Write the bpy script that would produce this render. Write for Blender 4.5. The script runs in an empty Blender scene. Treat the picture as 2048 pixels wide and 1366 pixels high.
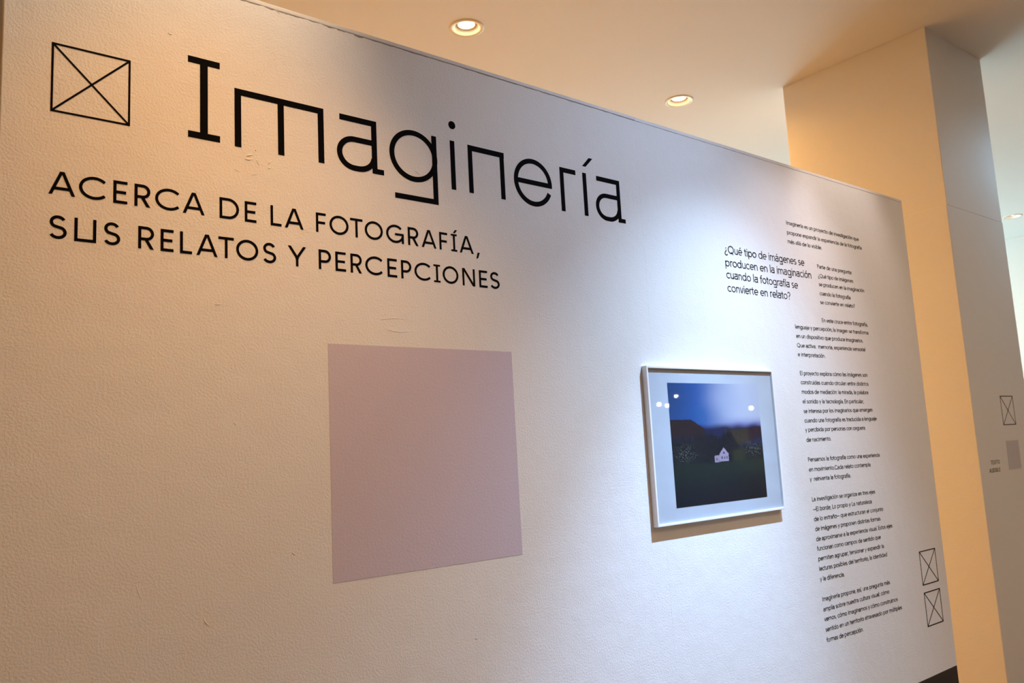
import bpy, bmesh, math, random
from mathutils import Matrix, Vector, noise
from mathutils.geometry import tessellate_polygon

C = bpy.context.scene.collection
scene = bpy.context.scene
random.seed(7)
PI = math.pi

# ------------------------------------------------------------------ camera
EYE = 1.620                       # eye height above the floor
cam_data = bpy.data.cameras.new('camera')
cam_data.sensor_width = 36.0
cam_data.lens = 1632.84 / 2048 * 36.0
cam_data.clip_start = 0.05
cam_data.dof.use_dof = True
cam_data.dof.focus_distance = 2.45
cam_data.dof.aperture_fstop = 6.3
cam = bpy.data.objects.new('camera', cam_data)
C.objects.link(cam)
yaw, pitch, roll = 6.77713039e-01, 1.34842747e-01, -5.24622974e-02
fwd = Vector((math.sin(yaw) * math.cos(pitch), math.cos(yaw) * math.cos(pitch), math.sin(pitch)))
rgt = Vector((math.cos(yaw), -math.sin(yaw), 0))
upv = rgt.cross(fwd)
r_ = math.cos(roll) * rgt + math.sin(roll) * upv
u_ = -math.sin(roll) * rgt + math.cos(roll) * upv
cam.matrix_world = Matrix(((r_.x, u_.x, -fwd.x, 0), (r_.y, u_.y, -fwd.y, 0), (r_.z, u_.z, -fwd.z, EYE), (0, 0, 0, 1)))
scene.camera = cam

# ------------------------------------------------------------------ view
scene.view_settings.view_transform = 'Standard'
scene.view_settings.look = 'None'
scene.view_settings.exposure = 0.0
scene.view_settings.gamma = 1.0
scene.view_settings.use_curve_mapping = False
scene.cycles.use_denoising = True
scene.cycles.max_bounces = 10
scene.cycles.diffuse_bounces = 7
scene.cycles.sample_clamp_indirect = 6.0
scene.cycles.caustics_reflective = False
scene.cycles.caustics_refractive = False

# ------------------------------------------------------------------ world and lights
# brightness and tint of each family of lamps
K = dict(sky=(1.38, 1.24, 1.18), title=(1.02, 0.97, 0.88), cool=(0.97, 1.01, 1.03), right=(0.91, 0.97, 1.02), neutral=(0.86, 0.80, 0.83), down=(1.19, 1.02, 0.92), graze=(0.97, 0.99, 1.10), front=(1.42, 1.38, 1.50))
def tint(c, k): return tuple(a * b for a, b in zip(c, K[k]))
world = bpy.data.worlds.new('world')
scene.world = world
world.use_nodes = True
bg = world.node_tree.nodes['Background']
bg.inputs['Color'].default_value = (*tint((0.46, 0.85, 1.0), 'sky'), 1)
bg.inputs['Strength'].default_value = 10.8

WARM = (1.0, 0.585, 0.150)
COOL = (0.72, 0.86, 1.0)

def aim(o, target):
    d = Vector(target) - o.location
    o.rotation_euler = d.to_track_quat('-Z', 'Y').to_euler()

def spot(name, loc, target, power, color, size, blend, radius):
    d = bpy.data.lights.new(name, 'SPOT')
    d.energy = power; d.color = color
    d.spot_size = math.radians(size); d.spot_blend = blend; d.shadow_soft_size = radius
    o = bpy.data.objects.new(name, d); C.objects.link(o)
    o.location = loc; aim(o, target)
    return o

def area(name, loc, target, power, color, sx, sy):
    d = bpy.data.lights.new(name, 'AREA')
    d.shape = 'RECTANGLE'; d.size = sx; d.size_y = sy
    d.energy = power; d.color = color
    o = bpy.data.objects.new(name, d); C.objects.link(o)
    o.location = loc; aim(o, target)
    return o

def point(name, loc, power, color, radius):
    d = bpy.data.lights.new(name, 'POINT')
    d.energy = power; d.color = color; d.shadow_soft_size = radius
    o = bpy.data.objects.new(name, d); C.objects.link(o)
    o.location = loc
    return o

H = EYE + 2.68                          # ceiling height
WY = 2.0                           # front face of the partition
ZR = EYE                           # measured heights are relative to the eye
# spotlights on the track over the partition (the fixtures hang above the frame), plus two added fills
def wall_spot(name, x, out, z, ax, az, half, blend, power, color, radius=0.012):
    return spot(name, (x, WY - out, ZR + z), (ax, WY, ZR + az), power, tint(color, 'title' if x < 1.1 else 'neutral' if 'neutral' in name else 'right' if x > 3 else 'cool'), 2 * math.degrees(half), blend, radius)
wall_spot('warm_spotlight_title', 0.728, 0.352, 1.905, 0.498, 1.006, 0.830, 0.80, 37.0, (1.0, 0.74, 0.52))
wall_spot('warm_spotlight_left', 0.546, 0.720, 1.800, 0.880, -1.698, 0.735, 0.98, 57.0, (1.0, 0.43, 0.03))
wall_spot('warm_fill_low', 1.000, 1.200, 1.870, 1.050, -0.900, 0.5800, 1.0, 38.0, (1.0, 0.72, 0.42))  # added soft fill that lifts the lower left of the boards
wall_spot('cool_spotlight_core', 2.750, 0.960, 1.855, 2.200, -2.727, 0.399, 0.926, 520.0, (0.415, 0.637, 1.0))
wall_spot('cool_spotlight_beam', 2.769, 0.960, 1.850, 2.480, -3.000, 0.700, 1.0, 275.0, (0.50, 0.72, 1.0))
wall_spot('cool_spotlight_spill', 2.767, 0.960, 1.887, 1.250, -3.000, 1.150, 1.0, 68.0, (0.325, 0.60, 1.0))
wall_spot('warm_spotlight_right', 3.600, 0.500, 1.950, 3.699, 1.097, 0.500, 0.75, 32.0, (1.0, 0.80, 0.72))
wall_spot('neutral_fill_right', 3.450, 0.920, 1.870, 3.120, 0.150, 0.530, 1.0, 66.0, (0.96, 0.93, 0.97))  # added wide fill that brightens the upper text column
spot('cool_spotlight_column', (7.0, 1.80, ZR + 2.2), (6.1, 2.3, ZR + 0.7), 30, tint((0.45, 0.80, 1.0), 'graze'), 120, 1.0, 0.25)
# hidden lamps of the visible row; the back row is added for warm light
for i, (x, y) in enumerate(((0.86, 3.9), (7.15, 3.9), (9.35, 3.9), (0.86, 6.2), (2.91, 6.2), (4.96, 6.2))):
    area('unseen_ceiling_light', (x, y, H - 0.01), (x, y, 0), 52, tint(WARM, 'down'), 0.11, 0.11)
# the wide light of the three lamps in view (their glowing lenses are built with them)
for x, y in ((2.907, 3.905), (4.96, 3.90)):
    spot('recessed_lamp_light', (x, y, H - 0.012), (x, y, 0), 36, tint(WARM, 'down'), 165, 0.6, 0.05)
# added unseen spots on the back wall, bouncing warm light onto the ceiling
for x in (0.0, 2.4, 4.8):
    spot('warm_bounce_spot', (x, 5.2, 3.9), (x, 8.4, 2.8), 680, tint(WARM, 'down'), 110, 1.0, 0.05)
# added overhead fill standing for the ambient light on the camera's side
area('room_fill', (4.2, -1.5, H - 0.02), (4.2, -1.5, 0), 62, tint((1.0, 0.70, 0.40), 'front'), 2.0, 1.5)

# bare bulbs far down the room on the camera's side; the picture's glass mirrors them as small white dots
for x, z, r in ((11.31, 0.51, 0.034), (9.09, 0.58, 0.030), (9.26, 0.56, 0.026), (9.48, 0.70, 0.020)):
    point('bare_bulb', (x, -4.0, ZR + z), 3.0, (1.0, 0.95, 0.9), r)

# ------------------------------------------------------------------ helpers
def link(name, me, mat=None, parent=None):
    o = bpy.data.objects.new(name, me); C.objects.link(o)
    if mat is not None:
        for m_ in (mat if isinstance(mat, (list, tuple)) else [mat]):
            me.materials.append(m_)
    if parent is not None:
        o.parent = parent
    return o

def build(name, bm, mat=None, parent=None, smooth=False):
    me = bpy.data.meshes.new(name)
    bmesh.ops.recalc_face_normals(bm, faces=bm.faces[:])
    bm.to_mesh(me); bm.free()
    if smooth:
        for p_ in me.polygons: p_.use_smooth = True
    return link(name, me, mat, parent)

def tag(o, label, cat, group=None):
    o['label'] = label; o['category'] = cat
    if group: o['group'] = group
    return o

def thing(name, label, cat, loc, group=None):
    o = bpy.data.objects.new(name, None); C.objects.link(o)
    o.location = loc; o.empty_display_size = 0.1
    return tag(o, label, cat, group)

def struct(o):
    o['kind'] = 'structure'
    return o

def add_box(bm, x0, x1, y0, y1, z0, z1, bevel=0.0):
    vs = [bm.verts.new((x, y, z)) for x in (x0, x1) for y in (y0, y1) for z in (z0, z1)]
    idx = [(0, 1, 3, 2), (4, 6, 7, 5), (0, 4, 5, 1), (2, 3, 7, 6), (0, 2, 6, 4), (1, 5, 7, 3)]
    fs = [bm.faces.new([vs[i] for i in f]) for f in idx]
    if bevel > 0:
        es = list({e for f in fs for e in f.edges})
        bmesh.ops.bevel(bm, geom=es, offset=bevel, segments=2, affect='EDGES', profile=0.5)

def box_obj(name, dims, mat, parent=None, bevel=0.0):
    bm = bmesh.new(); add_box(bm, *dims, bevel=bevel)
    return build(name, bm, mat, parent)

def add_lathe(bm, prof, seg=48, closed=False):
    rings = []
    for r, z in prof:
        rings.append([bm.verts.new((r * math.cos(2 * PI * k / seg), r * math.sin(2 * PI * k / seg), z)) for k in range(seg)])
    n = len(rings)
    for i in range(n if closed else n - 1):
        a, b = rings[i], rings[(i + 1) % n]
        for k in range(seg):
            bm.faces.new((a[k], a[(k + 1) % seg], b[(k + 1) % seg], b[k]))
    return rings

# ---- flat cut vinyl: strokes in wall coordinates (x along the wall, z up), slightly proud of the wall
VT = 0.0007
def lift():
    """each stroke lies a hair over the last one, so that crossings stay clean"""
    global VT
    VT = 0.0006 + (VT - 0.0006 + 0.00003) % 0.0004
def prism(bm, poly):
    """solid from a convex (x, z) outline, back on y=0, front on y=-VT"""
    lift()
    f = [bm.verts.new((x, -VT, z)) for x, z in poly]
    b = [bm.verts.new((x, 0.0, z)) for x, z in poly]
    bm.faces.new(f)
    n = len(poly)
    for i in range(n):
        j = (i + 1) % n
        bm.faces.new((f[i], f[j], b[j], b[i]))

def rect(bm, x0, x1, z0, z1):
    prism(bm, [(x0, z0), (x1, z0), (x1, z1), (x0, z1)])

def clip_z(poly, lo, hi):
    for lim, sgn in ((lo, 1), (hi, -1)):
        out = []
        for i in range(len(poly)):
            a, b = poly[i], poly[(i + 1) % len(poly)]
            da, db = sgn * (a[1] - lim), sgn * (b[1] - lim)
            if da >= 0: out.append(a)
            if (da > 0 and db < 0) or (da < 0 and db > 0):
                t = da / (da - db)
                out.append((a[0] + t * (b[0] - a[0]), a[1] + t * (b[1] - a[1])))
        poly = out
    return poly

def diag(bm, a, b, w, lo, hi):
    """straight stroke cut level at lo and hi"""
    dx, dz = b[0] - a[0], b[1] - a[1]
    l = math.hypot(dx, dz) or 1e-9
    ux, uz = dx / l, dz / l
    a = (a[0] - ux * w, a[1] - uz * w); b = (b[0] + ux * w, b[1] + uz * w)
    nx, nz = -uz * w / 2, ux * w / 2
    poly = clip_z([(a[0] + nx, a[1] + nz), (a[0] - nx, a[1] - nz), (b[0] - nx, b[1] - nz), (b[0] + nx, b[1] + nz)], lo, hi)
    if len(poly) > 2: prism(bm, poly)

def ribbon(bm, pts, w, closed=False):
    n = len(pts); L_, R_ = [], []
    for i in range(n):
        p = pts[i]
        if closed: q0, q1 = pts[i - 1], pts[(i + 1) % n]
        else: q0, q1 = pts[max(i - 1, 0)], pts[min(i + 1, n - 1)]
        d0 = Vector((p[0] - q0[0], p[1] - q0[1])); d1 = Vector((q1[0] - p[0], q1[1] - p[1]))
        if d0.length < 1e-9: d0 = d1.copy()
        if d1.length < 1e-9: d1 = d0.copy()
        d0.normalize(); d1.normalize()
        n0 = Vector((-d0.y, d0.x)); n1 = Vector((-d1.y, d1.x))
        m = n0 + n1
        if m.length < 1e-6: m = n0.copy()
        m.normalize()
        k = min(1.0 / max(m.dot(n0), 0.35), 2.2) * w / 2
        L_.append((p[0] + m.x * k, p[1] + m.y * k)); R_.append((p[0] - m.x * k, p[1] - m.y * k))
    lift()
    lf = [bm.verts.new((x, -VT, z)) for x, z in L_]; rf = [bm.verts.new((x, -VT, z)) for x, z in R_]
    lb = [bm.verts.new((x, 0, z)) for x, z in L_]; rb = [bm.verts.new((x, 0, z)) for x, z in R_]
    for i in range(n if closed else n - 1):
        j = (i + 1) % n
        bm.faces.new((lf[i], lf[j], rf[j], rf[i]))
        bm.faces.new((lf[i], lb[i], lb[j], lf[j]))
        bm.faces.new((rf[j], rb[j], rb[i], rf[i]))
    if not closed:
        bm.faces.new((lf[0], rf[0], rb[0], lb[0])); bm.faces.new((rf[-1], lf[-1], lb[-1], rb[-1]))

def arc(cx, cz, rx, rz, a0, a1, n=18):
    return [(cx + rx * math.cos(math.radians(a0 + (a1 - a0) * i / n)), cz + rz * math.sin(math.radians(a0 + (a1 - a0) * i / n))) for i in range(n + 1)]

def ell(cx, cz, rx, rz, n=40):
    return arc(cx, cz, rx, rz, 0, 360, n)[:-1]

# ------------------------------------------------------------------ materials
def mat(name, color, rough=0.6, bump=None, spec=0.4, metal=0.0, vary=None):
    """procedural surface; bump = list of (scale, distance, detail); vary = (scale, amount) mottling of the paint"""
    m = bpy.data.materials.new(name); m.use_nodes = True
    nt = m.node_tree; b = nt.nodes['Principled BSDF']
    b.inputs['Base Color'].default_value = (*color, 1)
    b.inputs['Roughness'].default_value = rough
    b.inputs['Metallic'].default_value = metal
    b.inputs['Specular IOR Level'].default_value = spec
    tc = nt.nodes.new('ShaderNodeTexCoord')
    if vary:
        n = nt.nodes.new('ShaderNodeTexNoise'); n.inputs['Scale'].default_value = vary[0]; n.inputs['Detail'].default_value = 3
        nt.links.new(tc.outputs['Object'], n.inputs['Vector'])
        mx = nt.nodes.new('ShaderNodeMix'); mx.data_type = 'RGBA'
        mx.inputs['A'].default_value = (*color, 1)
        mx.inputs['B'].default_value = (*[c * (1 - vary[1]) for c in color], 1)
        nt.links.new(n.outputs['Fac'], mx.inputs['Factor'])
        nt.links.new(mx.outputs['Result'], b.inputs['Base Color'])
    last = None
    for sc, dist, det in (bump or []):
        n = nt.nodes.new('ShaderNodeTexNoise'); n.inputs['Scale'].default_value = sc; n.inputs['Detail'].default_value = det
        nt.links.new(tc.outputs['Object'], n.inputs['Vector'])
        bp = nt.nodes.new('ShaderNodeBump'); bp.inputs['Distance'].default_value = dist; bp.inputs['Strength'].default_value = 1.0
        nt.links.new(n.outputs['Fac'], bp.inputs['Height'])
        if last is not None: nt.links.new(last, bp.inputs['Normal'])
        last = bp.outputs['Normal']
    if last is not None: nt.links.new(last, b.inputs['Normal'])
    return m

def emit(name, color, strength):
    m = bpy.data.materials.new(name); m.use_nodes = True
    nt = m.node_tree; nt.nodes.clear()
    e = nt.nodes.new('ShaderNodeEmission'); o = nt.nodes.new('ShaderNodeOutputMaterial')
    e.inputs['Color'].default_value = (*color, 1); e.inputs['Strength'].default_value = strength
    nt.links.new(e.outputs[0], o.inputs['Surface'])
    return m

M_BOARD = mat('rolled_white_paint', (0.80, 0.79, 0.78), 0.62, bump=[(170, 0.0011, 2), (14, 0.0016, 2)], spec=0.25, vary=(7, 0.03))
M_TRIM = mat('white_tape_paint', (0.78, 0.77, 0.76), 0.6, bump=[(90, 0.0012, 2)], spec=0.25)
M_WALL = mat('white_wall_paint', (0.80, 0.79, 0.77), 0.7, bump=[(60, 0.0006, 2)], spec=0.2)
M_CEIL = mat('white_ceiling_paint', (0.80, 0.795, 0.785), 0.8, bump=[(40, 0.0005, 2)], spec=0.15)
M_COLUMN = mat('column_white_paint', (0.74, 0.72, 0.70), 0.65, bump=[(70, 0.0008, 2)], spec=0.2)
M_VINYL = mat('black_vinyl', (0.0025, 0.0022, 0.0028), 0.75, spec=0.04)
M_LILAC = mat('lilac_vinyl_sheet', (0.60, 0.53, 0.62), 0.6, bump=[(150, 0.0006, 2)], spec=0.12)
M_GREYSHEET = mat('grey_paper_label', (0.52, 0.48, 0.49), 0.6)
M_BLACK = mat('black_plinth_board', (0.012, 0.010, 0.011), 0.5, bump=[(80, 0.0006, 2)])
M_MDF = mat('raw_board_core', (0.45, 0.36, 0.26), 0.8)
M_FRAME = mat('white_lacquered_frame', (0.80, 0.80, 0.79), 0.35, bump=[(200, 0.0002, 2)], spec=0.5)
M_MAT = mat('pale_mount_board', (0.53, 0.57, 0.65), 0.85, bump=[(9, 0.004, 2)], spec=0.1)
M_LAMPRIM = mat('cream_lamp_rim', (0.72, 0.66, 0.55), 0.45, spec=0.4)
M_REFLECT = mat('white_lamp_reflector', (0.90, 0.88, 0.84), 0.35, spec=0.5)
M_BEZEL = mat('cream_lamp_bezel', (0.50, 0.38, 0.22), 0.5)
M_LENS = emit('glowing_lamp_lens', (1.0, 0.80, 0.48), 14.0)
M_LENS_COOL = emit('glowing_lamp_lens_daylight', (1.0, 0.93, 0.82), 9.0)
M_WINFRAME = mat('white_window_frame', (0.8, 0.8, 0.8), 0.4)

def floor_mat():
    m = bpy.data.materials.new('oak_floor_boards'); m.use_nodes = True
    nt = m.node_tree; b = nt.nodes['Principled BSDF']
    tc = nt.nodes.new('ShaderNodeTexCoord'); br = nt.nodes.new('ShaderNodeTexBrick')
    br.inputs['Scale'].default_value = 1.0
    br.inputs['Brick Width'].default_value = 1.4; br.inputs['Row Height'].default_value = 0.12
    br.inputs['Mortar Size'].default_value = 0.003
    br.inputs['Color1'].default_value = (0.27, 0.19, 0.13, 1); br.inputs['Color2'].default_value = (0.23, 0.16, 0.10, 1)
    br.inputs['Mortar'].default_value = (0.08, 0.05, 0.03, 1)
    nt.links.new(tc.outputs['Object'], br.inputs['Vector'])
    nt.links.new(br.outputs['Color'], b.inputs['Base Color'])
    b.inputs['Roughness'].default_value = 0.4
    return m

def glass_mat():
    m = bpy.data.materials.new('picture_glass'); m.use_nodes = True
    nt = m.node_tree; nt.nodes.clear()
    t = nt.nodes.new('ShaderNodeBsdfTransparent'); g = nt.nodes.new('ShaderNodeBsdfGlossy')
    f = nt.nodes.new('ShaderNodeFresnel'); f.inputs['IOR'].default_value = 1.45
    x = nt.nodes.new('ShaderNodeMixShader'); o = nt.nodes.new('ShaderNodeOutputMaterial')
    g.inputs['Roughness'].default_value = 0.015
    t.inputs['Color'].default_value = (0.97, 0.98, 0.98, 1)
    gm = nt.nodes.new('ShaderNodeNewGeometry'); mu = nt.nodes.new('ShaderNodeMath'); mu.operation = 'SUBTRACT'; mu.use_clamp = True
    nt.links.new(f.outputs[0], mu.inputs[0]); nt.links.new(gm.outputs['Backfacing'], mu.inputs[1]); nt.links.new(mu.outputs[0], x.inputs[0]); nt.links.new(t.outputs[0], x.inputs[1]); nt.links.new(g.outputs[0], x.inputs[2])
    nt.links.new(x.outputs[0], o.inputs['Surface'])
    return m
M_GLASS = glass_mat()

def print_mat():
    m = bpy.data.materials.new('colour_photo_print'); m.use_nodes = True
    nt = m.node_tree; b = nt.nodes['Principled BSDF']
    a = nt.nodes.new('ShaderNodeVertexColor'); a.layer_name = 'print'
    nt.links.new(a.outputs['Color'], b.inputs['Base Color'])
    b.inputs['Roughness'].default_value = 0.5; b.inputs['Specular IOR Level'].default_value = 0.2
    return m
M_PRINT = print_mat()

# ------------------------------------------------------------------ the room
RX0, RX1, RY0, RY1 = -5.0, 12.87, -9.0, 8.6
struct(box_obj('floor', (RX0, RX1, RY0, RY1, -0.1, 0.0), floor_mat()))
LAMPS = [(2.907, 3.905), (4.96, 3.90), (11.54, 3.906)]
R_OUT, R_HOLE = 0.112, 0.088
bm = bmesh.new()
loops = [[Vector((RX0, RY0, H)), Vector((RX1, RY0, H)), Vector((RX1, RY1, H)), Vector((RX0, RY1, H))]]
for cx, cy in LAMPS:
    loops.append([Vector((cx + R_HOLE * math.cos(2 * PI * k / 40), cy + R_HOLE * math.sin(2 * PI * k / 40), H)) for k in range(40)])
flat = [v for l in loops for v in l]
bvs = [bm.verts.new(v) for v in flat]
for tri in tessellate_polygon(loops):
    try: bm.faces.new([bvs[i] for i in tri])
    except ValueError: pass
off = 4
for _ in LAMPS:                                                     # the sleeves of the lamp holes
    up = [bm.verts.new((v.co.x, v.co.y, H + 0.12)) for v in bvs[off:off + 40]]
    for k in range(40):
        bm.faces.new((bvs[off + k], bvs[off + (k + 1) % 40], up[(k + 1) % 40], up[k]))
    bm.faces.new(up)
    off += 40
struct(build('ceiling', bm, M_CEIL))
struct(box_obj('wall_left', (RX0 - 0.1, RX0, RY0, RY1, 0, H), M_WALL))
struct(box_obj('wall_right', (RX1, RX1 + 0.1, RY0, RY1, 0, H), M_WALL))
struct(box_obj('wall_front', (RX0, RX1, RY0 - 0.1, RY0, 0, H), M_WALL))
# back wall with a wide window at its right end
WX0, WX1, WZ0, WZ1 = 7.9, 12.7, 0.6, 3.6
bm = bmesh.new()
for d in ((RX0, WX0, 0, H), (WX1, RX1, 0, H), (WX0, WX1, 0, WZ0), (WX0, WX1, WZ1, H)):
    add_box(bm, d[0], d[1], RY1, RY1 + 0.15, d[2], d[3])
struct(build('wall_back', bm, M_WALL))
win = bpy.data.objects.new('window_1', None); C.objects.link(win); win.location = (WX0, RY1 + 0.07, WZ0); struct(win)
bm = bmesh.new()
w_, h_ = WX1 - WX0, WZ1 - WZ0
for k in range(5):
    x = w_ * k / 4
    add_box(bm, max(0, x - 0.03), min(w_, x + 0.03), -0.03, 0.03, 0, h_)
for z in (0, h_ - 0.06): add_box(bm, 0, w_, -0.03, 0.03, z, z + 0.06)
build('window_frame', bm, M_WINFRAME, win)
# square column beside the partition, its lower cladding a little thicker than the top
CX0, CX1, CY0, CY1 = 5.465, 6.336, 2.216, 3.30
ZS = ZR + 1.4446
bm = bmesh.new()
add_box(bm, CX0, CX1, CY0, CY1, ZS, H, bevel=0.004)
add_box(bm, CX0 - 0.010, CX1 + 0.010, CY0 - 0.0001, CY1 + 0.01, 0, ZS, bevel=0.004)
struct(build('wall_column', bm, M_COLUMN))

# ------------------------------------------------------------------ the freestanding partition
PX0, PXS, PX1 = 0.213, 2.2655, 4.364
PZ0, PZ1 = ZR - 1.172, ZR + 1.2435
TH = 0.0155                                                         # height of the taped top strip
root = thing('exhibition_partition', 'long white painted freestanding partition wall carrying the exhibition title and texts', 'partition wall', (PX0, WY, 0))
def pbox(name, x0, x1, y0, y1, z0, z1, m, bevel=0.0):
    return box_obj(name, (x0 - PX0, x1 - PX0, y0 - WY, y1 - WY, z0, z1), m, root, bevel)
def board(x0, x1, jag):
    """board with a slightly ragged upper edge under the top strip"""
    bm = bmesh.new(); n = int((x1 - x0) / 0.006)
    top = []
    for i in range(n + 1):
        x = x0 + (x1 - x0) * i / n
        a = jag(x)
        z = PZ1 - TH + a * (noise.noise((x * 30, 1.3, 0)) * 0.6 + noise.noise((x * 110, 7.7, 0)) * 0.5)
        top.append((x - PX0, z))
    for y, flip in ((0.0, 1), (0.02, -1)):
        pass
    f = [bm.verts.new((x, 0.0, z)) for x, z in top]; b = [bm.verts.new((x, 0.02, z)) for x, z in top]
    fl = [bm.verts.new((x, 0.0, PZ0)) for x, z in top]; bl = [bm.verts.new((x, 0.02, PZ0)) for x, z in top]
    for i in range(n):
        bm.faces.new((f[i], f[i + 1], fl[i + 1], fl[i])); bm.faces.new((b[i + 1], b[i], bl[i], bl[i + 1]))
        bm.faces.new((f[i], b[i], b[i + 1], f[i + 1])); bm.faces.new((fl[i], fl[i + 1], bl[i + 1], bl[i]))
    bm.faces.new((f[0], fl[0], bl[0], b[0])); bm.faces.new((f[n], b[n], bl[n], fl[n]))
    return build('panel_board', bm, M_BOARD, root)
board(PX0, PXS - 0.0001, lambda x: 0.0075 if 0.80 < x < 1.12 else 0.0028)
board(PXS + 0.0001, PX1, lambda x: 0.0016)
pbox('top_strip', PX0, PXS - 0.0001, WY - 0.0004, WY + 0.12, PZ1 - TH + 0.0034, PZ1, M_TRIM, 0.0015)
pbox('top_strip', PXS + 0.0001, PX1, WY - 0.0004, WY + 0.12, PZ1 - TH + 0.0014, PZ1, M_TRIM, 0.0015)
pbox('core', PX0 + 0.004, PX1 - 0.004, WY + 0.0202, WY + 0.10, PZ0, PZ1 - TH, M_MDF)
pbox('back_board', PX0, PX1, WY + 0.1002, WY + 0.12, PZ0, PZ1 - TH, M_BOARD)
pbox('plinth', PX0 + 0.001, PX1, WY + 0.001, WY + 0.119, 0.0, PZ0, M_BLACK)

# dried ridges and lumps in the rolled paint
SCUFFS = [
    ([(0.7573, 0.7972), (0.7651, 0.802), (0.7768, 0.8062)], 0.0028, 0.0018),
    ([(0.7521, 0.7882), (0.765, 0.7898), (0.7767, 0.7936)], 0.0024, 0.0018),
    ([(0.783, 0.7934), (0.7871, 0.7862), (0.7913, 0.7787)], 0.0014, 0.0012),
    ([(0.8257, 0.7995), (0.8202, 0.7924), (0.8155, 0.7862)], 0.0018, 0.0012),
    ([(0.8234, 0.7796), (0.8187, 0.776), (0.8147, 0.7739)], 0.002, 0.0014),
    ([(0.7717, 0.7492), (0.7815, 0.7523), (0.7907, 0.755)], 0.0016, 0.001),
    ([(0.7264, 0.7566), (0.734, 0.7547), (0.7416, 0.7521)], 0.0016, 0.001),
    ([(0.7811, 0.819), (0.7822, 0.8189), (0.7832, 0.8188)], 0.0022, 0.0028),
    ([(0.8653, -0.2202), (0.8692, -0.2231), (0.8731, -0.2272)], 0.002, 0.002),
    ([(0.6465, -0.3461), (0.6522, -0.3561), (0.6602, -0.3653)], 0.0018, 0.0016),
    ([(1.4156, -0.5237), (1.4208, -0.5261), (1.4241, -0.5294)], 0.0018, 0.0018),
    ([(0.674, 0.3997), (0.6838, 0.4004), (0.6937, 0.4036)], 0.0016, 0.0014),
    ([(0.4997, -0.2491), (0.504, -0.2659), (0.5083, -0.2828)], 0.0012, 0.001),
    ([(0.561, 1.0805), (0.5658, 1.0792), (0.5718, 1.0797)], 0.002, 0.0015),
    ([(1.2713, 0.8501), (1.2817, 0.8457), (1.292, 0.8398)], 0.0014, 0.0014),
    ([(0.8334, 1.2353), (0.8446, 1.2286), (0.8545, 1.223)], 0.0014, 0.0012),
    ([(1.1598, 0.3615), (1.2005, 0.3579), (1.2509, 0.3634)], 0.0016, 0.001),
    ([(1.1367, 0.3889), (1.1855, 0.3976), (1.2437, 0.3953)], 0.0016, 0.0009),
    ([(0.7194, 0.107), (0.7231, 0.1057), (0.7268, 0.102)], 0.0016, 0.0014),
]
def scuff(pts, w, h):
    bm = bmesh.new(); n = len(pts); rows = []
    for i, (x, z) in enumerate(pts):
        t = i / (n - 1); k = math.sin(PI * (0.12 + 0.80 * t))
        a, b = pts[max(i - 1, 0)], pts[min(i + 1, n - 1)]
        d = Vector((b[0] - a[0], b[1] - a[1])).normalized(); nx, nz = -d.y, d.x
        rows.append([bm.verts.new((x - PX0 + nx * w * k * s, -h * k * hh, ZR + z + nz * w * k * s)) for s, hh in ((-1, -0.05), (-0.4, 0.8), (0.0, 1.0), (0.4, 0.7), (1, -0.05))])
    for a, b in zip(rows, rows[1:]):
        for j in range(4): bm.faces.new((a[j], a[j + 1], b[j + 1], b[j]))
    for r in (rows[0], rows[-1]): bm.faces.new(r)
    o = build('paint_scuff', bm, M_TRIM, root, True)
for pts, w, h in SCUFFS: scuff(pts, w, h)

# ------------------------------------------------------------------ cut vinyl lettering on the partition
def on_wall(name, label, cat, x, z, group=None):
    return thing(name, label, cat, (x, WY, ZR + z), group)
def piece(name, bm, parent, m=None, wall_y=WY):
    o = build(name, bm, m or M_VINYL, parent)
    o.location = Vector((0, wall_y, ZR)) - parent.location
    return o

def crossed_box(name, label, cat, x0, x1, z0, z1, w=0.0046, wall_y=WY, group=None):
    r = thing(name, label, cat, ((x0 + x1) / 2, wall_y, ZR + z0), group)
    bm = bmesh.new(); h = w / 2
    ribbon(bm, [(x0 + h, z0 + h), (x1 - h, z0 + h), (x1 - h, z1 - h), (x0 + h, z1 - h)], w, closed=True)
    piece('outline', bm, r, wall_y=wall_y)
    for a, b in (((x0 + h, z1 - h), (x1 - h, z0 + h)), ((x0 + h, z0 + h), (x1 - h, z1 - h))):
        bm = bmesh.new(); ribbon(bm, [a, b], w * 0.92); piece('diagonal', bm, r, wall_y=wall_y)
    return r
crossed_box('crossed_square_emblem', 'large black outlined square crossed corner to corner, left of the big title', 'emblem', 0.3072, 0.4752, 0.8180, 0.9838)
crossed_box('crossed_square_emblem', 'upper of two small black crossed squares at the lower right of the partition', 'emblem', 4.1055, 4.2750, -0.7500, -0.5870)
crossed_box('crossed_square_emblem', 'lower of two small black crossed squares at the lower right of the partition', 'emblem', 4.1070, 4.2755, -0.9455, -0.7836)

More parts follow.
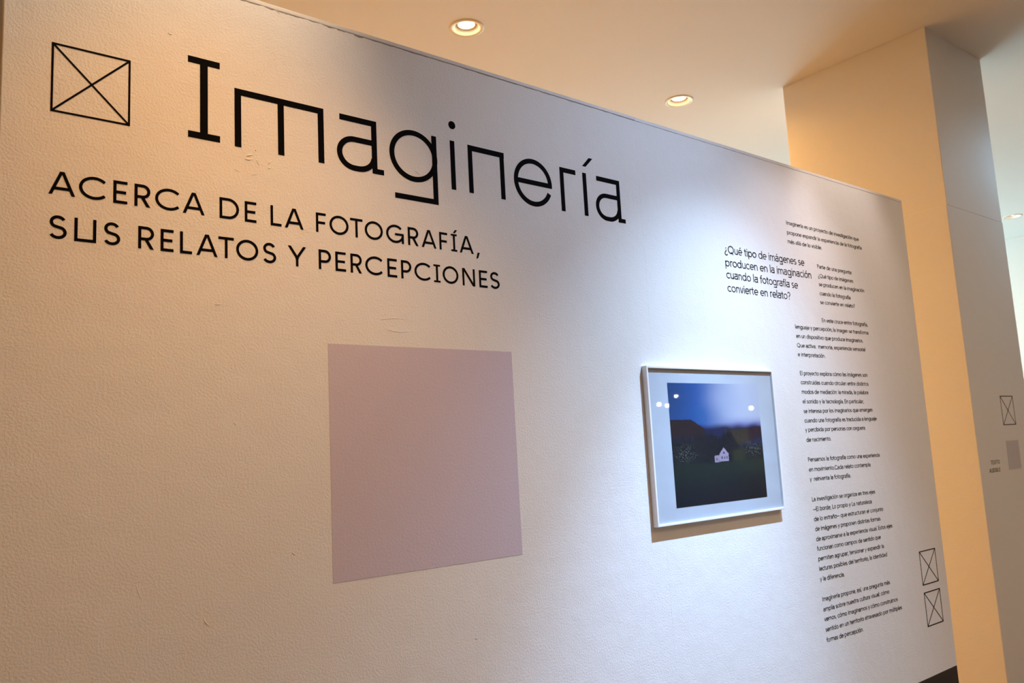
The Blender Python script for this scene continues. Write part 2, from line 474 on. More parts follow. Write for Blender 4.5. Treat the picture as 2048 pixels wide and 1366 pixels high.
# title, letter by letter
title = on_wall('title_lettering', 'big black title word Imaginería across the top of the partition', 'lettering', 0.61, 0.8165)
def letter(fn):
    bm = bmesh.new(); fn(bm); return piece('letter', bm, title)
SW = 0.0168
def l_I(bm):
    rect(bm, 0.6093, 0.6892, 1.0183, 1.0355); rect(bm, 0.6097, 0.6893, 0.8202, 0.8372); rect(bm, 0.6392, 0.6586, 0.8372, 1.0183)
def l_m(bm):
    rect(bm, 0.7270, 0.9770, 0.9604, 0.9776)
    for x in (0.7270, 0.8437, 0.9596): rect(bm, x, x + 0.0173, 0.8188, 0.9604)
def l_a(dx, dz):
    def f(bm):
        rect(bm, 1.0260 + dx, 1.1434 + dx, 0.9590 + dz, 0.9760 + dz)
        rect(bm, 1.1264 + dx, 1.1434 + dx, 0.8322 + dz, 0.9590 + dz)
        rect(bm, 1.1272 + dx, 1.1646 + dx, 0.8172 + dz, 0.8326 + dz)
        pts = [(1.1300 + dx, 0.9080 + dz)] + arc(1.0705 + dx, 0.8652 + dz, 0.0465, 0.0428, 90, 270, 26) + arc(1.0830 + dx, 0.8652 + dz, 0.0500, 0.0428, 272, 352, 16)
        ribbon(bm, pts, 0.0162)
    return f
def l_g(bm):
    ribbon(bm, ell(1.2690, 0.8962, 0.0756, 0.0722, 56), 0.0162, closed=True)
    rect(bm, 1.3345, 1.3514, 0.7568, 0.9740); rect(bm, 1.2000, 1.3345, 0.7568, 0.7725)
def l_i(bm):
    ribbon(bm, ell(1.4133, 1.0250, 0.0065, 0.0066, 28), 0.0130, closed=True)
    rect(bm, 1.4027, 1.4195, 0.8151, 0.9735)
def l_n(bm):
    rect(bm, 1.4702, 1.6155, 0.9548, 0.9728); rect(bm, 1.4702, 1.4868, 0.8153, 0.9548); rect(bm, 1.5973, 1.6145, 0.8145, 0.9548)
def l_e(bm):
    ribbon(bm, arc(1.7373, 0.8932, 0.0747, 0.0741, -6, 337, 54), 0.0166)
    rect(bm, 1.6650, 1.8200, 0.8845, 0.9012)
def l_r(bm):
    rect(bm, 1.8604, 1.9350, 0.9543, 0.9713); rect(bm, 1.8602, 1.8774, 0.8140, 0.9543)
def l_ia(bm):
    rect(bm, 1.9690, 1.9866, 0.8128, 0.9700)
    prism(bm, [(2.0056, 1.0303), (2.0239, 1.0303), (1.9874, 0.9947), (1.9706, 0.9947)])
for fn in (l_I, l_m, l_a(0, 0), l_g, l_i, l_n, l_e, l_r, l_ia, l_a(1.0115, -0.0060)): letter(fn)

# subtitle capitals fitted to their measured extents
def cap(bm, ch, x0, x1, z0, H_, w):
    z1 = z0 + H_; h = w / 2; l, r, b, t = x0 + h, x1 - h, z0 + h, z1 - h
    cx, cz = (l + r) / 2, (b + t) / 2
    if ch == 'A':
        a = w * 0.56
        diag(bm, (x0 + a, z0), (cx - w * 0.14, z1), w, z0, z1); diag(bm, (x1 - a, z0), (cx + w * 0.14, z1), w, z0, z1)
        k = 0.27; rect(bm, x0 + a + (cx - x0 - a) * k, x1 - a - (x1 - a - cx) * k, z0 + H_ * 0.27 - h, z0 + H_ * 0.27 + h)
    elif ch == 'C':
        rx = (r - l) / 1.74
        ribbon(bm, arc(l + rx, cz, rx, (t - b) / 2, 42, 318, 40), w)
    elif ch == 'G':
        rx = (r - l) / 1.95
        ribbon(bm, arc(l + rx, cz, rx, (t - b) / 2, 42, 350, 44), w)
        rect(bm, cx, x1, cz - h * 1.2, cz + h * 0.7); rect(bm, x1 - w, x1, z0, cz)
    elif ch == 'D':
        ry = (t - b) / 2
        ribbon(bm, [(l, b), (cx - (r - l) * 0.06, b)] + arc(cx - (r - l) * 0.06, cz, r - cx + (r - l) * 0.06, ry, -88, 88, 26) + [(cx - (r - l) * 0.06, t), (l, t)], w, closed=True)
    elif ch in 'EF':
        rect(bm, x0, x0 + w, z0, z1); rect(bm, x0 + w, x1, z1 - w, z1)
        if ch == 'E': rect(bm, x0 + w, x1, z0, z0 + w); rect(bm, x0 + w, x1 - (x1 - x0) * 0.09, cz - h, cz + h)
        else: rect(bm, x0 + w, x1 - (x1 - x0) * 0.08, cz - h * 1.1, cz + h * 0.9)
    elif ch == 'L': rect(bm, x0, x0 + w, z0, z1); rect(bm, x0 + w, x1, z0, z0 + w)
    elif ch == 'T': rect(bm, x0, x1, z1 - w, z1); rect(bm, cx - h, cx + h, z0, z1 - w)
    elif ch in 'IÍ':
        s = w * 0.8
        rect(bm, x0, x1, z0, z0 + s); rect(bm, x0, x1, z1 - s, z1); rect(bm, cx - h, cx + h, z0 + s, z1 - s)
        if ch == 'Í': prism(bm, [(cx - w * 0.35, z1 + w * 0.45), (cx + w * 0.6, z1 + w * 0.45), (cx + w * 1.9, z1 + w * 2.0), (cx + w * 0.7, z1 + w * 2.0)])
    elif ch == 'N':
        rect(bm, x0, x0 + w, z0, z1); rect(bm, x1 - w, x1, z0, z1)
        diag(bm, (x0 + w * 0.62, z1), (x1 - w * 0.62, z0), w * 1.02, z0, z1)
    elif ch == 'O': ribbon(bm, ell(cx, cz, (r - l) / 2, (t - b) / 2, 48), w, closed=True)
    elif ch in 'RP':
        rect(bm, x0, x0 + w, z0, z1)
        zb = z0 + H_ * (0.44 if ch == 'R' else 0.40); ry = (t - zb) / 2
        rr = min(ry, (r - l) * 0.6)
        ribbon(bm, [(l, t), (r - rr, t)] + arc(r - rr, (t + zb) / 2, rr, ry, 86, -86, 20) + [(r - rr, zb), (l, zb)], w)
        if ch == 'R': diag(bm, (cx - w * 0.1, zb), (x1 - w * 0.62, z0), w * 1.02, z0, zb)
    elif ch == 'S':
        q = (t - b) / 4; rx = (r - l) / 2
        pts = arc(cx, t - q, rx * 0.93, q, 22, 200, 20) + [(l + rx * 0.36, cz + q * 0.42), (cx, cz), (r - rx * 0.32, cz - q * 0.42)] + arc(cx, b + q, rx, q, 22, -158, 22)[1:]
        pts = arc(cx, t - q, rx * 0.90, q * 0.98, 25, 235, 22) + arc(cx, b + q * 1.02, rx, q * 1.02, 55, -155, 24)
        ribbon(bm, pts, w)
    elif ch == 'U': rect(bm, x0, x0 + w, z0, z1); rect(bm, x1 - w, x1, z0, z1); rect(bm, x0 + w, x1 - w, z0, z0 + w)
    elif ch == 'Y':
        zm = z0 + H_ * 0.42
        rect(bm, cx - h, cx + h, z0, zm + h * 0.4)
        diag(bm, (x0 + w * 0.58, z1), (cx, zm), w, zm - h * 0.6, z1); diag(bm, (x1 - w * 0.58, z1), (cx, zm), w, zm - h * 0.6, z1)
    elif ch == 'X':
        diag(bm, (x0 + h, z0), (x1 - h, z1), w, z0, z1); diag(bm, (x0 + h, z1), (x1 - h, z0), w, z0, z1)
    elif ch == 'B':
        rect(bm, x0, x0 + w, z0, z1); zb = z0 + H_ * 0.52
        for lo, hi, rr in ((b, zb, r), (zb, t, r - (r - l) * 0.08)):
            ry = (hi - lo) / 2; k = min(ry, (rr - l) * 0.6)
            ribbon(bm, [(l, hi), (rr - k, hi)] + arc(rr - k, lo + ry, k, ry, 86, -86, 14) + [(rr - k, lo), (l, lo)], w)

LINE1 = [('A', 0.3074, 0.3613), ('C', 0.3687, 0.4257), ('E', 0.4407, 0.4712), ('R', 0.4869, 0.5222), ('C', 0.5333, 0.5904), ('A', 0.5973, 0.6503), ('D', 0.6872, 0.7368), ('E', 0.7517, 0.7822), ('L', 0.8203, 0.8499), ('A', 0.8593, 0.9117), ('F', 0.9481, 0.9773), ('O', 0.9881, 1.0457), ('T', 1.0512, 1.0896), ('O', 1.0965, 1.1543), ('G', 1.1656, 1.2238), ('R', 1.2383, 1.2738), ('A', 1.2851, 1.3371), ('F', 1.3487, 1.3776), ('Í', 1.3915, 1.4131), ('A', 1.4227, 1.4750)]
LINE2 = [('S', 0.3101, 0.3459), ('U', 0.3609, 0.4061), ('S', 0.4211, 0.4569), ('R', 0.4960, 0.5313), ('E', 0.5463, 0.5762), ('L', 0.5913, 0.6197), ('A', 0.6301, 0.6819), ('T', 0.6842, 0.7229), ('O', 0.7289, 0.7861), ('S', 0.7982, 0.8340), ('Y', 0.8669, 0.9173), ('P', 0.9540, 0.9901), ('E', 1.0033, 1.0348), ('R', 1.0492, 1.0839), ('C', 1.0950, 1.1511), ('E', 1.1659, 1.1973), ('P', 1.2113, 1.2456), ('C', 1.2566, 1.3132), ('I', 1.3238, 1.3469), ('O', 1.3557, 1.4128), ('N', 1.4282, 1.4752), ('E', 1.4917, 1.5231), ('S', 1.5343, 1.5712)]
sub = on_wall('subtitle_lettering', 'two lines of black capitals starting ACERCA DE LA FOTOGRAFÍA under the title', 'lettering', 0.31, 0.5200)
for line, xa, za, sl in ((LINE1, 0.44, 0.6241, -0.0066), (LINE2, 0.36, 0.5226, -0.0076)):
    ln = None
    for ch, x0, x1 in line:
        bm = bmesh.new(); cap(bm, ch, x0, x1, za + sl * (x0 - xa), 0.0543, 0.0068)
        piece('letter', bm, sub)
bm = bmesh.new(); prism(bm, [(1.4905, 0.6240), (1.4982, 0.6240), (1.4912, 0.6055), (1.4850, 0.6055)]); piece('comma', bm, sub)

# ---- running text: a light geometric alphabet, x-height 0.5, capitals 0.69
def glyphs(kind):
    A = arc; G = {}
    st = lambda x, a, b: ('r', [(x, a), (x, b)])
    up = 0.715
    bow = lambda cx: ('o', ell(cx, 0.25, 0.205, 0.212, 22))
    if kind == 'flat':      # square topped a and flat footed g
        G['a'] = (0.49, [('r', [(0.07, 0.46), (0.40, 0.46), (0.40, 0.0)]), ('r', [(0.40, 0.285)] + A(0.20, 0.162, 0.15, 0.123, 90, 270, 12) + A(0.24, 0.162, 0.16, 0.123, 275, 350, 8))])
        G['g'] = (0.56, [bow(0.265), st(0.47, -0.20, 0.5), ('r', [(0.10, -0.165), (0.51, -0.165)])])
    else:
        G['a'] = (0.48, [('r', A(0.23, 0.32, 0.165, 0.145, 155, 0, 12) + [(0.395, 0.0)]), ('r', [(0.395, 0.275)] + A(0.20, 0.158, 0.15, 0.118, 90, 270, 12) + A(0.235, 0.158, 0.16, 0.118, 275, 350, 8))])
        G['g'] = (0.56, [bow(0.265), ('r', [(0.47, 0.5), (0.47, -0.03)] + A(0.27, -0.03, 0.20, 0.135, 0, -150, 14))])
    G['b'] = (0.56, [st(0.08, 0, up), bow(0.285)]); G['d'] = (0.56, [st(0.47, 0, up), bow(0.265)])
    G['p'] = (0.56, [st(0.08, -0.2, 0.5), bow(0.285)]); G['q'] = (0.56, [st(0.47, -0.2, 0.5), bow(0.265)])
    G['o'] = (0.54, [('o', ell(0.27, 0.25, 0.215, 0.212, 24))])
    G['c'] = (0.46, [('r', A(0.27, 0.25, 0.215, 0.212, 48, 312, 20))])
    G['e'] = (0.52, [('r', [(0.07, 0.25), (0.47, 0.25)] + A(0.27, 0.25, 0.212, 0.212, 4, 312, 24))])
    G['f'] = (0.28, [('r', [(0.13, 0), (0.13, 0.58)] + A(0.25, 0.58, 0.12, 0.10, 175, 75, 8)), ('r', [(0.01, 0.46), (0.27, 0.46)])])
    G['t'] = (0.29, [('r', [(0.13, 0.64), (0.13, 0.15)] + A(0.23, 0.15, 0.10, 0.11, 185, 275, 8)), ('r', [(0.01, 0.46), (0.27, 0.46)])])
    G['l'] = (0.17, [st(0.085, 0, up)])
    G['i'] = (0.17, [st(0.085, 0, 0.5), ('d', (0.085, 0.63))]); G['j'] = (0.19, [('r', [(0.10, 0.5), (0.10, -0.08)] + A(0.02, -0.08, 0.08, 0.085, 0, -85, 6)), ('d', (0.10, 0.63))])
    G['n'] = (0.48, [st(0.08, 0, 0.5), ('r', A(0.24, 0.29, 0.16, 0.172, 178, 0, 14) + [(0.40, 0)])])
    G['m'] = (0.74, [st(0.08, 0, 0.5), ('r', A(0.225, 0.30, 0.145, 0.162, 178, 0, 12) + [(0.37, 0)]), ('r', A(0.515, 0.30, 0.145, 0.162, 178, 0, 12) + [(0.66, 0)])])
    G['r'] = (0.30, [st(0.08, 0, 0.5), ('r', A(0.25, 0.28, 0.17, 0.182, 178, 75, 9))])
    G['u'] = (0.48, [st(0.40, 0, 0.5), ('r', [(0.08, 0.5)] + A(0.24, 0.21, 0.16, 0.172, 180, 358, 14))])
    G['s'] = (0.39, [('r', A(0.195, 0.355, 0.125, 0.107, 40, 240, 12) + A(0.195, 0.142, 0.135, 0.105, 58, -145, 14))])
    G['v'] = (0.42, [('c', (0.045, 0.5), (0.20, 0.0), 0, 0.5), ('c', (0.375, 0.5), (0.22, 0.0), 0, 0.5)])
    G['y'] = (0.43, [('c', (0.045, 0.5), (0.215, 0.0), 0.02, 0.5), ('c', (0.385, 0.5), (0.125, -0.2), -0.2, 0.5)])
    G['x'] = (0.42, [('c', (0.06, 0.5), (0.36, 0.0), 0, 0.5), ('c', (0.36, 0.5), (0.06, 0.0), 0, 0.5)])
    G['z'] = (0.42, [('r', [(0.05, 0.46), (0.37, 0.46)]), ('r', [(0.04, 0.04), (0.38, 0.04)]), ('c', (0.33, 0.46), (0.09, 0.04), 0.04, 0.46)])
    ac = lambda cx, z: ('r', [(cx - 0.02, z), (cx + 0.08, z + 0.12)])
    G['á'] = (G['a'][0], G['a'][1] + [ac(0.23, 0.57)]); G['é'] = (0.52, G['e'][1] + [ac(0.27, 0.57)])
    G['ó'] = (0.54, G['o'][1] + [ac(0.27, 0.57)]); G['ú'] = (0.48, G['u'][1] + [ac(0.24, 0.57)])
    G['í'] = (0.18, [st(0.08, 0, 0.5), ac(0.085, 0.57)])
    G['ñ'] = (0.48, G['n'][1] + [('r', [(0.12, 0.575), (0.18, 0.62), (0.30, 0.585), (0.36, 0.63)])])
    G['I'] = (0.20, [st(0.10, 0, 0.69)])
    G['L'] = (0.42, [st(0.09, 0, 0.69), ('r', [(0.05, 0.04), (0.40, 0.04)])])
    G['E'] = (0.48, [st(0.09, 0, 0.69)] + [('r', [(0.05, z), (e, z)]) for z, e in ((0.04, 0.43), (0.36, 0.40), (0.65, 0.43))])
    G['P'] = (0.50, [st(0.09, 0, 0.69), ('r', [(0.09, 0.65), (0.26, 0.65)] + A(0.26, 0.49, 0.17, 0.16, 85, -85, 12) + [(0.09, 0.33)])])
    G['C'] = (0.66, [('r', A(0.37, 0.345, 0.31, 0.31, 45, 315, 24))])
    G['Q'] = (0.76, [('o', ell(0.37, 0.345, 0.315, 0.31, 30)), ('r', [(0.38, 0.16), (0.62, -0.06)])])
    G['.'] = (0.17, [('d', (0.085, 0.05))]); G[','] = (0.17, [('r', [(0.10, 0.09), (0.05, -0.11)])])
    G[':'] = (0.18, [('d', (0.09, 0.05)), ('d', (0.09, 0.42))])
    G['?'] = (0.44, [('r', A(0.21, 0.50, 0.15, 0.155, 165, -50, 14) + [(0.21, 0.30), (0.21, 0.19)]), ('d', (0.21, 0.05))])
    G['¿'] = (0.44, [('r', [(0.44 - x, 0.50 - z) for x, z in A(0.21, 0.50, 0.15, 0.155, 165, -50, 14) + [(0.21, 0.30), (0.21, 0.19)]]), ('d', (0.23, 0.45))])
    G['—'] = (0.62, [('r', [(0.02, 0.27), (0.60, 0.27)])])
    G[' '] = (0.24, [])
    return G
G_BODY, G_FLAT = glyphs('body'), glyphs('flat')

def text_line(parent, G, text, x0, z0, x1, z1, unit, w):
    adv = sum(G[c][0] for c in text)
    sx = (x1 - x0) / (adv - 0.10)
    bm = bmesh.new(); px = -0.06
    ax = sx / unit
    for c in text:
        a, strokes = G[c]
        def T(p): 
            X = x0 + (px + p[0]) * sx
            return (X, z0 + (z1 - z0) * (X - x0) / (x1 - x0) + p[1] * unit)
        for s in strokes:
            if s[0] == 'r': ribbon(bm, [T(p) for p in s[1]], w)
            elif s[0] == 'o': ribbon(bm, [T(p) for p in s[1]], w, closed=True)
            elif s[0] == 'd':
                cx, cz = T(s[1]); k = w * 0.62
                ribbon(bm, ell(cx, cz, k / 2, k / 2, 10), k, closed=True)
            elif s[0] == 'c':
                a_, b_ = T(s[1]), T(s[2]); zb = T((0, 0))[1]
                base = T(((s[1][0] + s[2][0]) / 2, 0))[1]
                diag(bm, a_, b_, w, base + s[3] * unit, base + s[4] * unit)
        px += a
    return piece('text_line', bm, parent)

PARAS = {
 'intro': [
  ('Imaginería es un proyecto de investigación que', 3.230, 0.9526, 3.859, 0.9520),
  ('propone expandir la experiencia de la fotografía', 3.229, 0.9070, 3.878, 0.9104),
  ('más allá de lo visible.', 3.227, 0.8655, 3.506, 0.8672),
 ],
 'question': [
  ('¿Qué tipo de imágenes se', 2.757, 0.7665, 3.342, 0.7720),
  ('producen en la imaginación', 2.755, 0.7110, 3.391, 0.7177),
  ('cuando la fotografía se', 2.756, 0.6605, 3.271, 0.6603),
  ('convierte en relato?', 2.756, 0.6048, 3.205, 0.6050),
 ],
 'part': [
  ('Parte de una pregunta:', 3.451, 0.7732, 3.757, 0.7727),
  ('¿Qué tipo de imágenes', 3.450, 0.7287, 3.760, 0.7310),
  ('se producen en la imaginación', 3.450, 0.6882, 3.856, 0.6912),
  ('cuando la fotografía', 3.449, 0.6457, 3.718, 0.6453),
  ('se convierte en relato?', 3.446, 0.6036, 3.751, 0.6062),
 ],
 'cruce': [
  ('En este cruce entre fotografía,', 3.443, 0.5186, 3.853, 0.5211),
  ('lenguaje y percepción, la imagen se transforma', 3.219, 0.4765, 3.851, 0.4803),
  ('en un dispositivo que produce imaginarios.', 3.220, 0.4352, 3.791, 0.4383),
  ('Que activa:  memoria, experiencia sensorial', 3.220, 0.3935, 3.804, 0.3958),
  ('e interpretación.', 3.219, 0.3529, 3.439, 0.3530),
 ],
 'explora': [
  ('El proyecto explora cómo las imágenes son', 3.220, 0.2697, 3.797, 0.2715),
  ('construidas cuando circulan entre distintos', 3.220, 0.2299, 3.798, 0.2282),
  ('modos de mediación: la mirada, la palabra', 3.220, 0.1879, 3.786, 0.1874),
  ('el sonido y la tecnología. En particular,', 3.220, 0.1457, 3.736, 0.1446),
  ('se interesa por los imaginarios que emergen', 3.220, 0.1032, 3.808, 0.1042),
  ('cuando una fotografía es traducida a lenguaje', 3.220, 0.0623, 3.837, 0.0616),
  ('y percibida por personas con ceguera', 3.219, 0.0224, 3.721, 0.0201),
  ('de nacimiento.', 3.219, -0.0212, 3.415, -0.0210),
 ],
 'pens': [
  ('Pensamos la fotografía como una experiencia', 3.216, -0.1062, 3.830, -0.1117),
  ('en movimiento.Cada relato contempla', 3.216, -0.1487, 3.734, -0.1526),
  ('y  reinventa la fotografía.', 3.216, -0.1898, 3.548, -0.1927),
 ],
 'inv': [
  ('La investigación se organiza en tres ejes', 3.216, -0.2755, 3.748, -0.2792),
  ('—El borde, Lo propio y La naturaleza', 3.218, -0.3171, 3.709, -0.3216),
  ('de lo extraño— que estructuran el conjunto', 3.217, -0.3588, 3.804, -0.3638),
  ('de imágenes y proponen distintas formas', 3.218, -0.4005, 3.770, -0.4055),
  ('de aproximarse a la experiencia visual. Estos ejes', 3.218, -0.4424, 3.873, -0.4478),
  ('funcionan como campos de sentido que', 3.218, -0.4827, 3.754, -0.4885),
  ('permiten agrupar, tensionar y expandir la', 3.219, -0.5246, 3.774, -0.5318),
  ('lecturas posibles del territorio, la identidad', 3.218, -0.5660, 3.795, -0.5723),
  ('y la diferencia.', 3.218, -0.6080, 3.409, -0.6127),
 ],
 'propone': [
  ('Imaginería propone, así, una pregunta más', 3.218, -0.6913, 3.792, -0.6984),
  ('amplia sobre nuestra cultura visual: cómo', 3.219, -0.7330, 3.777, -0.7385),
  ('vemos, cómo imaginamos y cómo construimos', 3.220, -0.7731, 3.848, -0.7833),
  ('sentido en un territorio atravesado por múltiples', 3.221, -0.8158, 3.878, -0.8248),
  ('formas de percepción.', 3.221, -0.8576, 3.516, -0.8635),
 ],}
LABELS = {
 'intro': 'small black three line paragraph, topmost at the right, starting Imaginería es',
 'question': 'larger black four line question ¿Qué tipo de imágenes above the framed photograph',
 'part': 'small black five line paragraph starting Parte de una pregunta, right of the large question',
 'cruce': 'small black text paragraph starting with an indented line En este cruce entre fotografía',
 'explora': 'small black text paragraph of eight lines starting El proyecto explora, right of the framed photograph',
 'pens': 'small black text paragraph of three lines starting Pensamos la fotografía como una experiencia',
 'inv': 'small black text paragraph of nine lines starting La investigación se organiza en tres ejes',
 'propone': 'small black text paragraph of five lines starting Imaginería propone, lowest on the partition',
}
for key, lines in PARAS.items():
    x0 = min(l[1] for l in lines); zb = min(l[2] for l in lines)
    r = on_wall('question_lettering' if key == 'question' else 'text_paragraph', LABELS[key], 'wall text', x0, zb, None if key == 'question' else 'small text paragraphs on the partition')
    for t, xa, za, xb, zb2 in lines:
        if key == 'question': text_line(r, G_FLAT, t, xa, za, xb, zb2, 0.0495, 0.0039)
        else: text_line(r, G_BODY, t, xa, za, xb, zb2, 0.0268, 0.0023)

# ------------------------------------------------------------------ lilac sheet under the subtitle (printed code left out)
bm = bmesh.new()
q = [(0.9755, -0.3105), (1.6068, -0.3105), (1.6050, 0.3150), (0.9755, 0.3150)]
n = 12
prism(bm, q)
o = build('vinyl_sheet', bm, M_LILAC); o.location = (0, WY, ZR)
tag(o, 'large blank lilac square sheet stuck on the partition below the subtitle', 'sheet')

# ------------------------------------------------------------------ framed photograph
FX0, FX1, FZ0, FZ1 = 2.2030, 2.9790, -0.2870, 0.2840
FD = 0.0234
fr = thing('framed_photograph', 'thin white frame with pale mount around a blue and dark green landscape photograph', 'picture', ((FX0 + FX1) / 2, WY, ZR + FZ0))
def fbox(bm, x0, x1, d0, d1, z0, z1, bevel=0.0):
    add_box(bm, x0 - fr.location.x, x1 - fr.location.x, -d1, -d0, z0 - FZ0, z1 - FZ0, bevel)
RW = 0.0085
for nm, d in (('frame_rail', (FX0, FX0 + RW, FZ0, FZ1)), ('frame_rail', (FX1 - RW, FX1, FZ0, FZ1)),
              ('frame_rail', (FX0 + RW, FX1 - RW, FZ1 - RW, FZ1)), ('frame_rail', (FX0 + RW, FX1 - RW, FZ0, FZ0 + RW))):
    bm = bmesh.new(); fbox(bm, d[0], d[1], 0.001, FD, d[2], d[3], 0.0012); build(nm, bm, M_FRAME, fr)
bm = bmesh.new(); fbox(bm, FX0 + RW, FX1 - RW, 0.002, 0.014, FZ0 + RW, FZ1 - RW); build('mount_board', bm, M_MAT, fr)
bm = bmesh.new(); fbox(bm, FX0 + RW + 0.0005, FX1 - RW - 0.0005, 0.0168, 0.0182, FZ0 + RW + 0.0005, FZ1 - RW - 0.0005); build('glass_pane', bm, M_GLASS, fr)

def nz(x, y, s=0.0, k=1.0):
    return noise.noise((x * k, y * k, s))
def mix3(a, b, t):
    t = max(0.0, min(1.0, t)); return tuple(a[i] + (b[i] - a[i]) * t for i in range(3))
def sstep(a, b, x):
    t = max(0.0, min(1.0, (x - a) / (b - a))); return t * t * (3 - 2 * t)
def picture(u, v):
    """landscape print: u 0..1 left to right, v 0..1 top to bottom, linear ink colours"""
    # cloudy sky: deep blue at the left, pale lavender light at the upper right
    glow = sstep(0.22, 0.86, u + 0.10 * nz(u, v, 3, 4)) * (1 - 0.35 * sstep(0.25, 0.42, v))
    sky = mix3((0.020, 0.085, 0.30), (0.50, 0.53, 0.66), glow)
    sky = mix3(sky, (0.012, 0.045, 0.13), 0.7 * sstep(0.35, 0.0, u) * sstep(0.55, 0.0, abs(v - 0.10) * 1.2))
    sky = mix3(sky, (0.015, 0.10, 0.30), 0.75 * math.exp(-((u - 0.33) / 0.10) ** 2 - ((v - 0.26) / 0.09) ** 2))
    sky = mix3(sky, (0.17, 0.16, 0.44), 0.8 * sstep(0.28, 0.38, v) * sstep(0.45, 0.75, u))
    c = mix3(sky, (0.012, 0.018, 0.06), sstep(0.325, 0.395, v + 0.02 * nz(u, v, 9, 9)))
    # hills; the brown and reddish tones paint in room reflections from the glass
    top_l = 0.295 + 0.9 * max(0.0, u - 0.20) ** 1.25 + 0.006 * nz(u, 0, 2, 30)
    if v > top_l and u < 0.36: c = mix3(c, (0.021, 0.014, 0.019), sstep(0, 0.012, v - top_l) * (1 - sstep(0.42, 0.50, v)))
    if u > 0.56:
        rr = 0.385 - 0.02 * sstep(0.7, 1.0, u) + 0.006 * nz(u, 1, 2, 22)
        hill_reflection = mix3((0.036, 0.029, 0.022), (0.024, 0.012, 0.022), sstep(0.82, 0.86, u))
        c = mix3(c, hill_reflection, sstep(0, 0.02, v - rr) * (1 - sstep(0.50, 0.56, v + 0.25 * (u - 0.75))) * sstep(0.56, 0.60, u))
    # dark wood behind the house
    tree = 0.43 + 0.05 * nz(u, 0, 5, 9) + 0.03 * nz(u, 0, 6, 30) + 0.10 * sstep(0.62, 0.75, u) - 0.02 * sstep(0.2, 0.4, u)
    leaf = 0.5 + 0.5 * nz(u, v, 8, 46)
    if v > tree: c = mix3(c, mix3((0.002, 0.004, 0.010), (0.012, 0.018, 0.026), leaf), sstep(0, 0.05, v - tree))
    # pale flecks in the bushes left and right
    for bx, by, sx, sy in ((0.13, 0.585, 0.10, 0.07), (0.88, 0.575, 0.12, 0.06)):
        k = math.exp(-((u - bx) / sx) ** 2 - ((v - by) / sy) ** 2)
        f = nz(u, v, 12, 95)
        if f > 0.12: c = mix3(c, (0.15, 0.17, 0.13), k * sstep(0.12, 0.40, f))
    # slope right of the house and the meadow
    if 0.62 < u < 0.80: c = mix3(c, (0.022, 0.030, 0.020), sstep(0.555, 0.58, v + 0.20 * (u - 0.7)) * sstep(0.62, 0.66, u) * (1 - sstep(0.75, 0.80, u)))
    field = mix3((0.009, 0.021, 0.021), (0.004, 0.009, 0.019), sstep(0.66, 0.95, v))
    field = mix3(field, (0.017, 0.025, 0.016), 0.8 * sstep(0.6, 1.0, u) * (1 - sstep(0.68, 0.8, v)))
    field = mix3(field, (0.003, 0.005, 0.010), 0.6 * sstep(0.45, 0.95, u) * sstep(0.74, 0.86, v))
    field = mix3(field, (0.02, 0.035, 0.035), 0.35 * max(0, nz(u, v * 0.4, 15, 70)))
    c = mix3(c, field, sstep(0.655, 0.672, v + 0.006 * nz(u, 0, 4, 14)))
    # white house: gabled block with a lower wing at its left
    body = 0.487 < u < 0.588 and 0.600 < v < 0.662
    gable = v <= 0.600 and v > 0.545 and abs(u - 0.540) < 0.052 * (v - 0.545) / 0.055
    wing = 0.432 < u <= 0.487 and 0.606 + 0.10 * (0.487 - u) < v < 0.664
    if body or gable or wing:
        lines = 0.5 + 0.5 * math.sin(v * 620)
        c = mix3((0.42, 0.34, 0.44), (0.26, 0.21, 0.30), lines)
        if wing: c = mix3(c, (0.30, 0.23, 0.33), 0.45)
        for wu, wv, a, b in ((0.515, 0.630, 0.007, 0.010), (0.540, 0.590, 0.010, 0.006), (0.545, 0.632, 0.007, 0.010), (0.570, 0.630, 0.006, 0.011), (0.455, 0.640, 0.006, 0.009), (0.478, 0.655, 0.004, 0.012)):
            if abs(u - wu) < a and abs(v - wv) < b: c = (0.10, 0.07, 0.13)
    return c
PXA, PXB, PZA, PZB = 2.3190, 2.8740, -0.2300, 0.2240
NU, NV = 230, 190
bm = bmesh.new()
col = bm.loops.layers.float_color.new('print')
gv = [[bm.verts.new((PXA + (PXB - PXA) * i / NU - fr.location.x, -0.0146, PZB + (PZA - PZB) * j / NV - FZ0)) for i in range(NU + 1)] for j in range(NV + 1)]
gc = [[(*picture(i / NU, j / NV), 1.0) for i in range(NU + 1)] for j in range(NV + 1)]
for j in range(NV):
    for i in range(NU):
        f = bm.faces.new((gv[j][i], gv[j + 1][i], gv[j + 1][i + 1], gv[j][i + 1]))
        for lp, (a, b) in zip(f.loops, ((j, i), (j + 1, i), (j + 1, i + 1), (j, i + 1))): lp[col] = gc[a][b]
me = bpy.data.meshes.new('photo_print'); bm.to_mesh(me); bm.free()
link('photo_print', me, M_PRINT, fr)

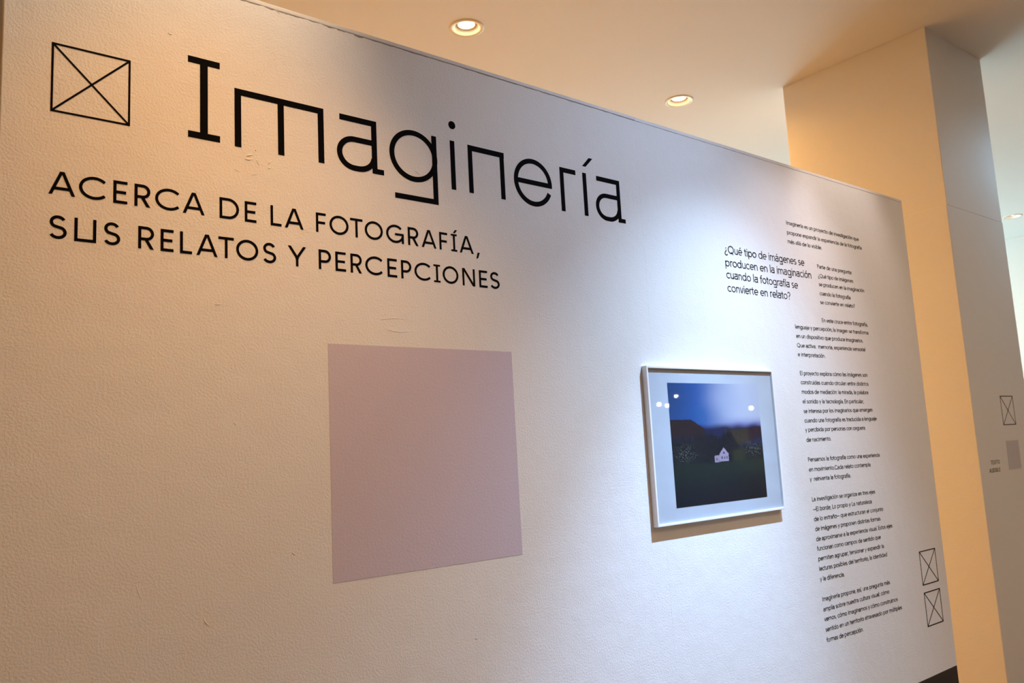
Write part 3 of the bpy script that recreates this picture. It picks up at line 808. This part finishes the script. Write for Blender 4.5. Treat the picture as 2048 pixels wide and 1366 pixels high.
# ------------------------------------------------------------------ markings on the column
CYF = CY0 - 0.0001
crossed_box('crossed_square_emblem', 'black crossed square on the grey front of the column, above the small label', 'emblem', 5.8940, 6.1010, 0.0092, 0.2029, 0.0052, CYF)
r = thing('column_lettering', 'two small black words TEXTO AUDIBLE on the column front', 'lettering', (5.59, CYF, ZR - 0.283))
for word, xa, xb, z0 in (('TEXTO', 5.6225, 5.7560, -0.2345), ('AUDIBLE', 5.5850, 5.7520, -0.2835)):
    n = len(word); wd = {'I': 0.45, 'T': 0.9, 'O': 1.15, 'D': 1.05, 'U': 1.0, 'A': 1.1, 'X': 1.0, 'E': 0.8, 'B': 0.9, 'L': 0.75}
    tot = sum(wd[c] for c in word) + 0.28 * (n - 1); u_w = (xb - xa) / tot
    bm = bmesh.new(); px = xa
    for c in word:
        cap(bm, c, px, px + wd[c] * u_w, z0, 0.0250, 0.0030)
        px += (wd[c] + 0.28) * u_w
    piece('text_line', bm, r, wall_y=CYF)
bm = bmesh.new(); prism(bm, [(5.8930, -0.2818), (6.0950, -0.2818), (6.0985, -0.0936), (5.8985, -0.0936)])
o = build('paper_label', bm, M_GREYSHEET); o.location = (0, CYF, ZR)
tag(o, 'small blank greyish square label on the column under the crossed square', 'label')

# ------------------------------------------------------------------ recessed ceiling lamps
LAMP_LABELS = ('glowing round recessed ceiling lamp, largest and leftmost, above the title',
               'glowing round recessed ceiling lamp in the middle of the ceiling, left of the column',
               'small glowing recessed ceiling lamp far off at the right edge behind the column')
def make_lamp(x, y, label, lens):
    r = thing('recessed_ceiling_lamp', label, 'ceiling lamp', (x, y, H), 'recessed lamps in a row along the ceiling')
    bm = bmesh.new(); add_lathe(bm, [(R_HOLE - 0.002, 0.0), (R_HOLE - 0.001, -0.006), (R_OUT - 0.006, -0.006), (R_OUT, -0.003), (R_OUT, 0.0)]); build('rim', bm, M_LAMPRIM, r, True)
    bm = bmesh.new(); add_lathe(bm, [(R_HOLE - 0.0025, -0.004), (0.070, 0.022)]); build('reflector', bm, M_REFLECT, r, True)
    bm = bmesh.new(); add_lathe(bm, [(0.0695, 0.022), (0.066, 0.0205), (0.054, 0.019), (0.0535, 0.026)]); build('bezel', bm, M_BEZEL, r, True)
    bm = bmesh.new(); rings = add_lathe(bm, [(0.0530, 0.0235), (0.045, 0.0225), (0.028, 0.0218), (0.010, 0.0215)]); bm.faces.new(rings[-1]); build('lens', bm, lens, r, True)
    return r
for (x, y), lb, ln in zip(LAMPS, LAMP_LABELS, (M_LENS, M_LENS, M_LENS_COOL)): make_lamp(x, y, lb, ln)
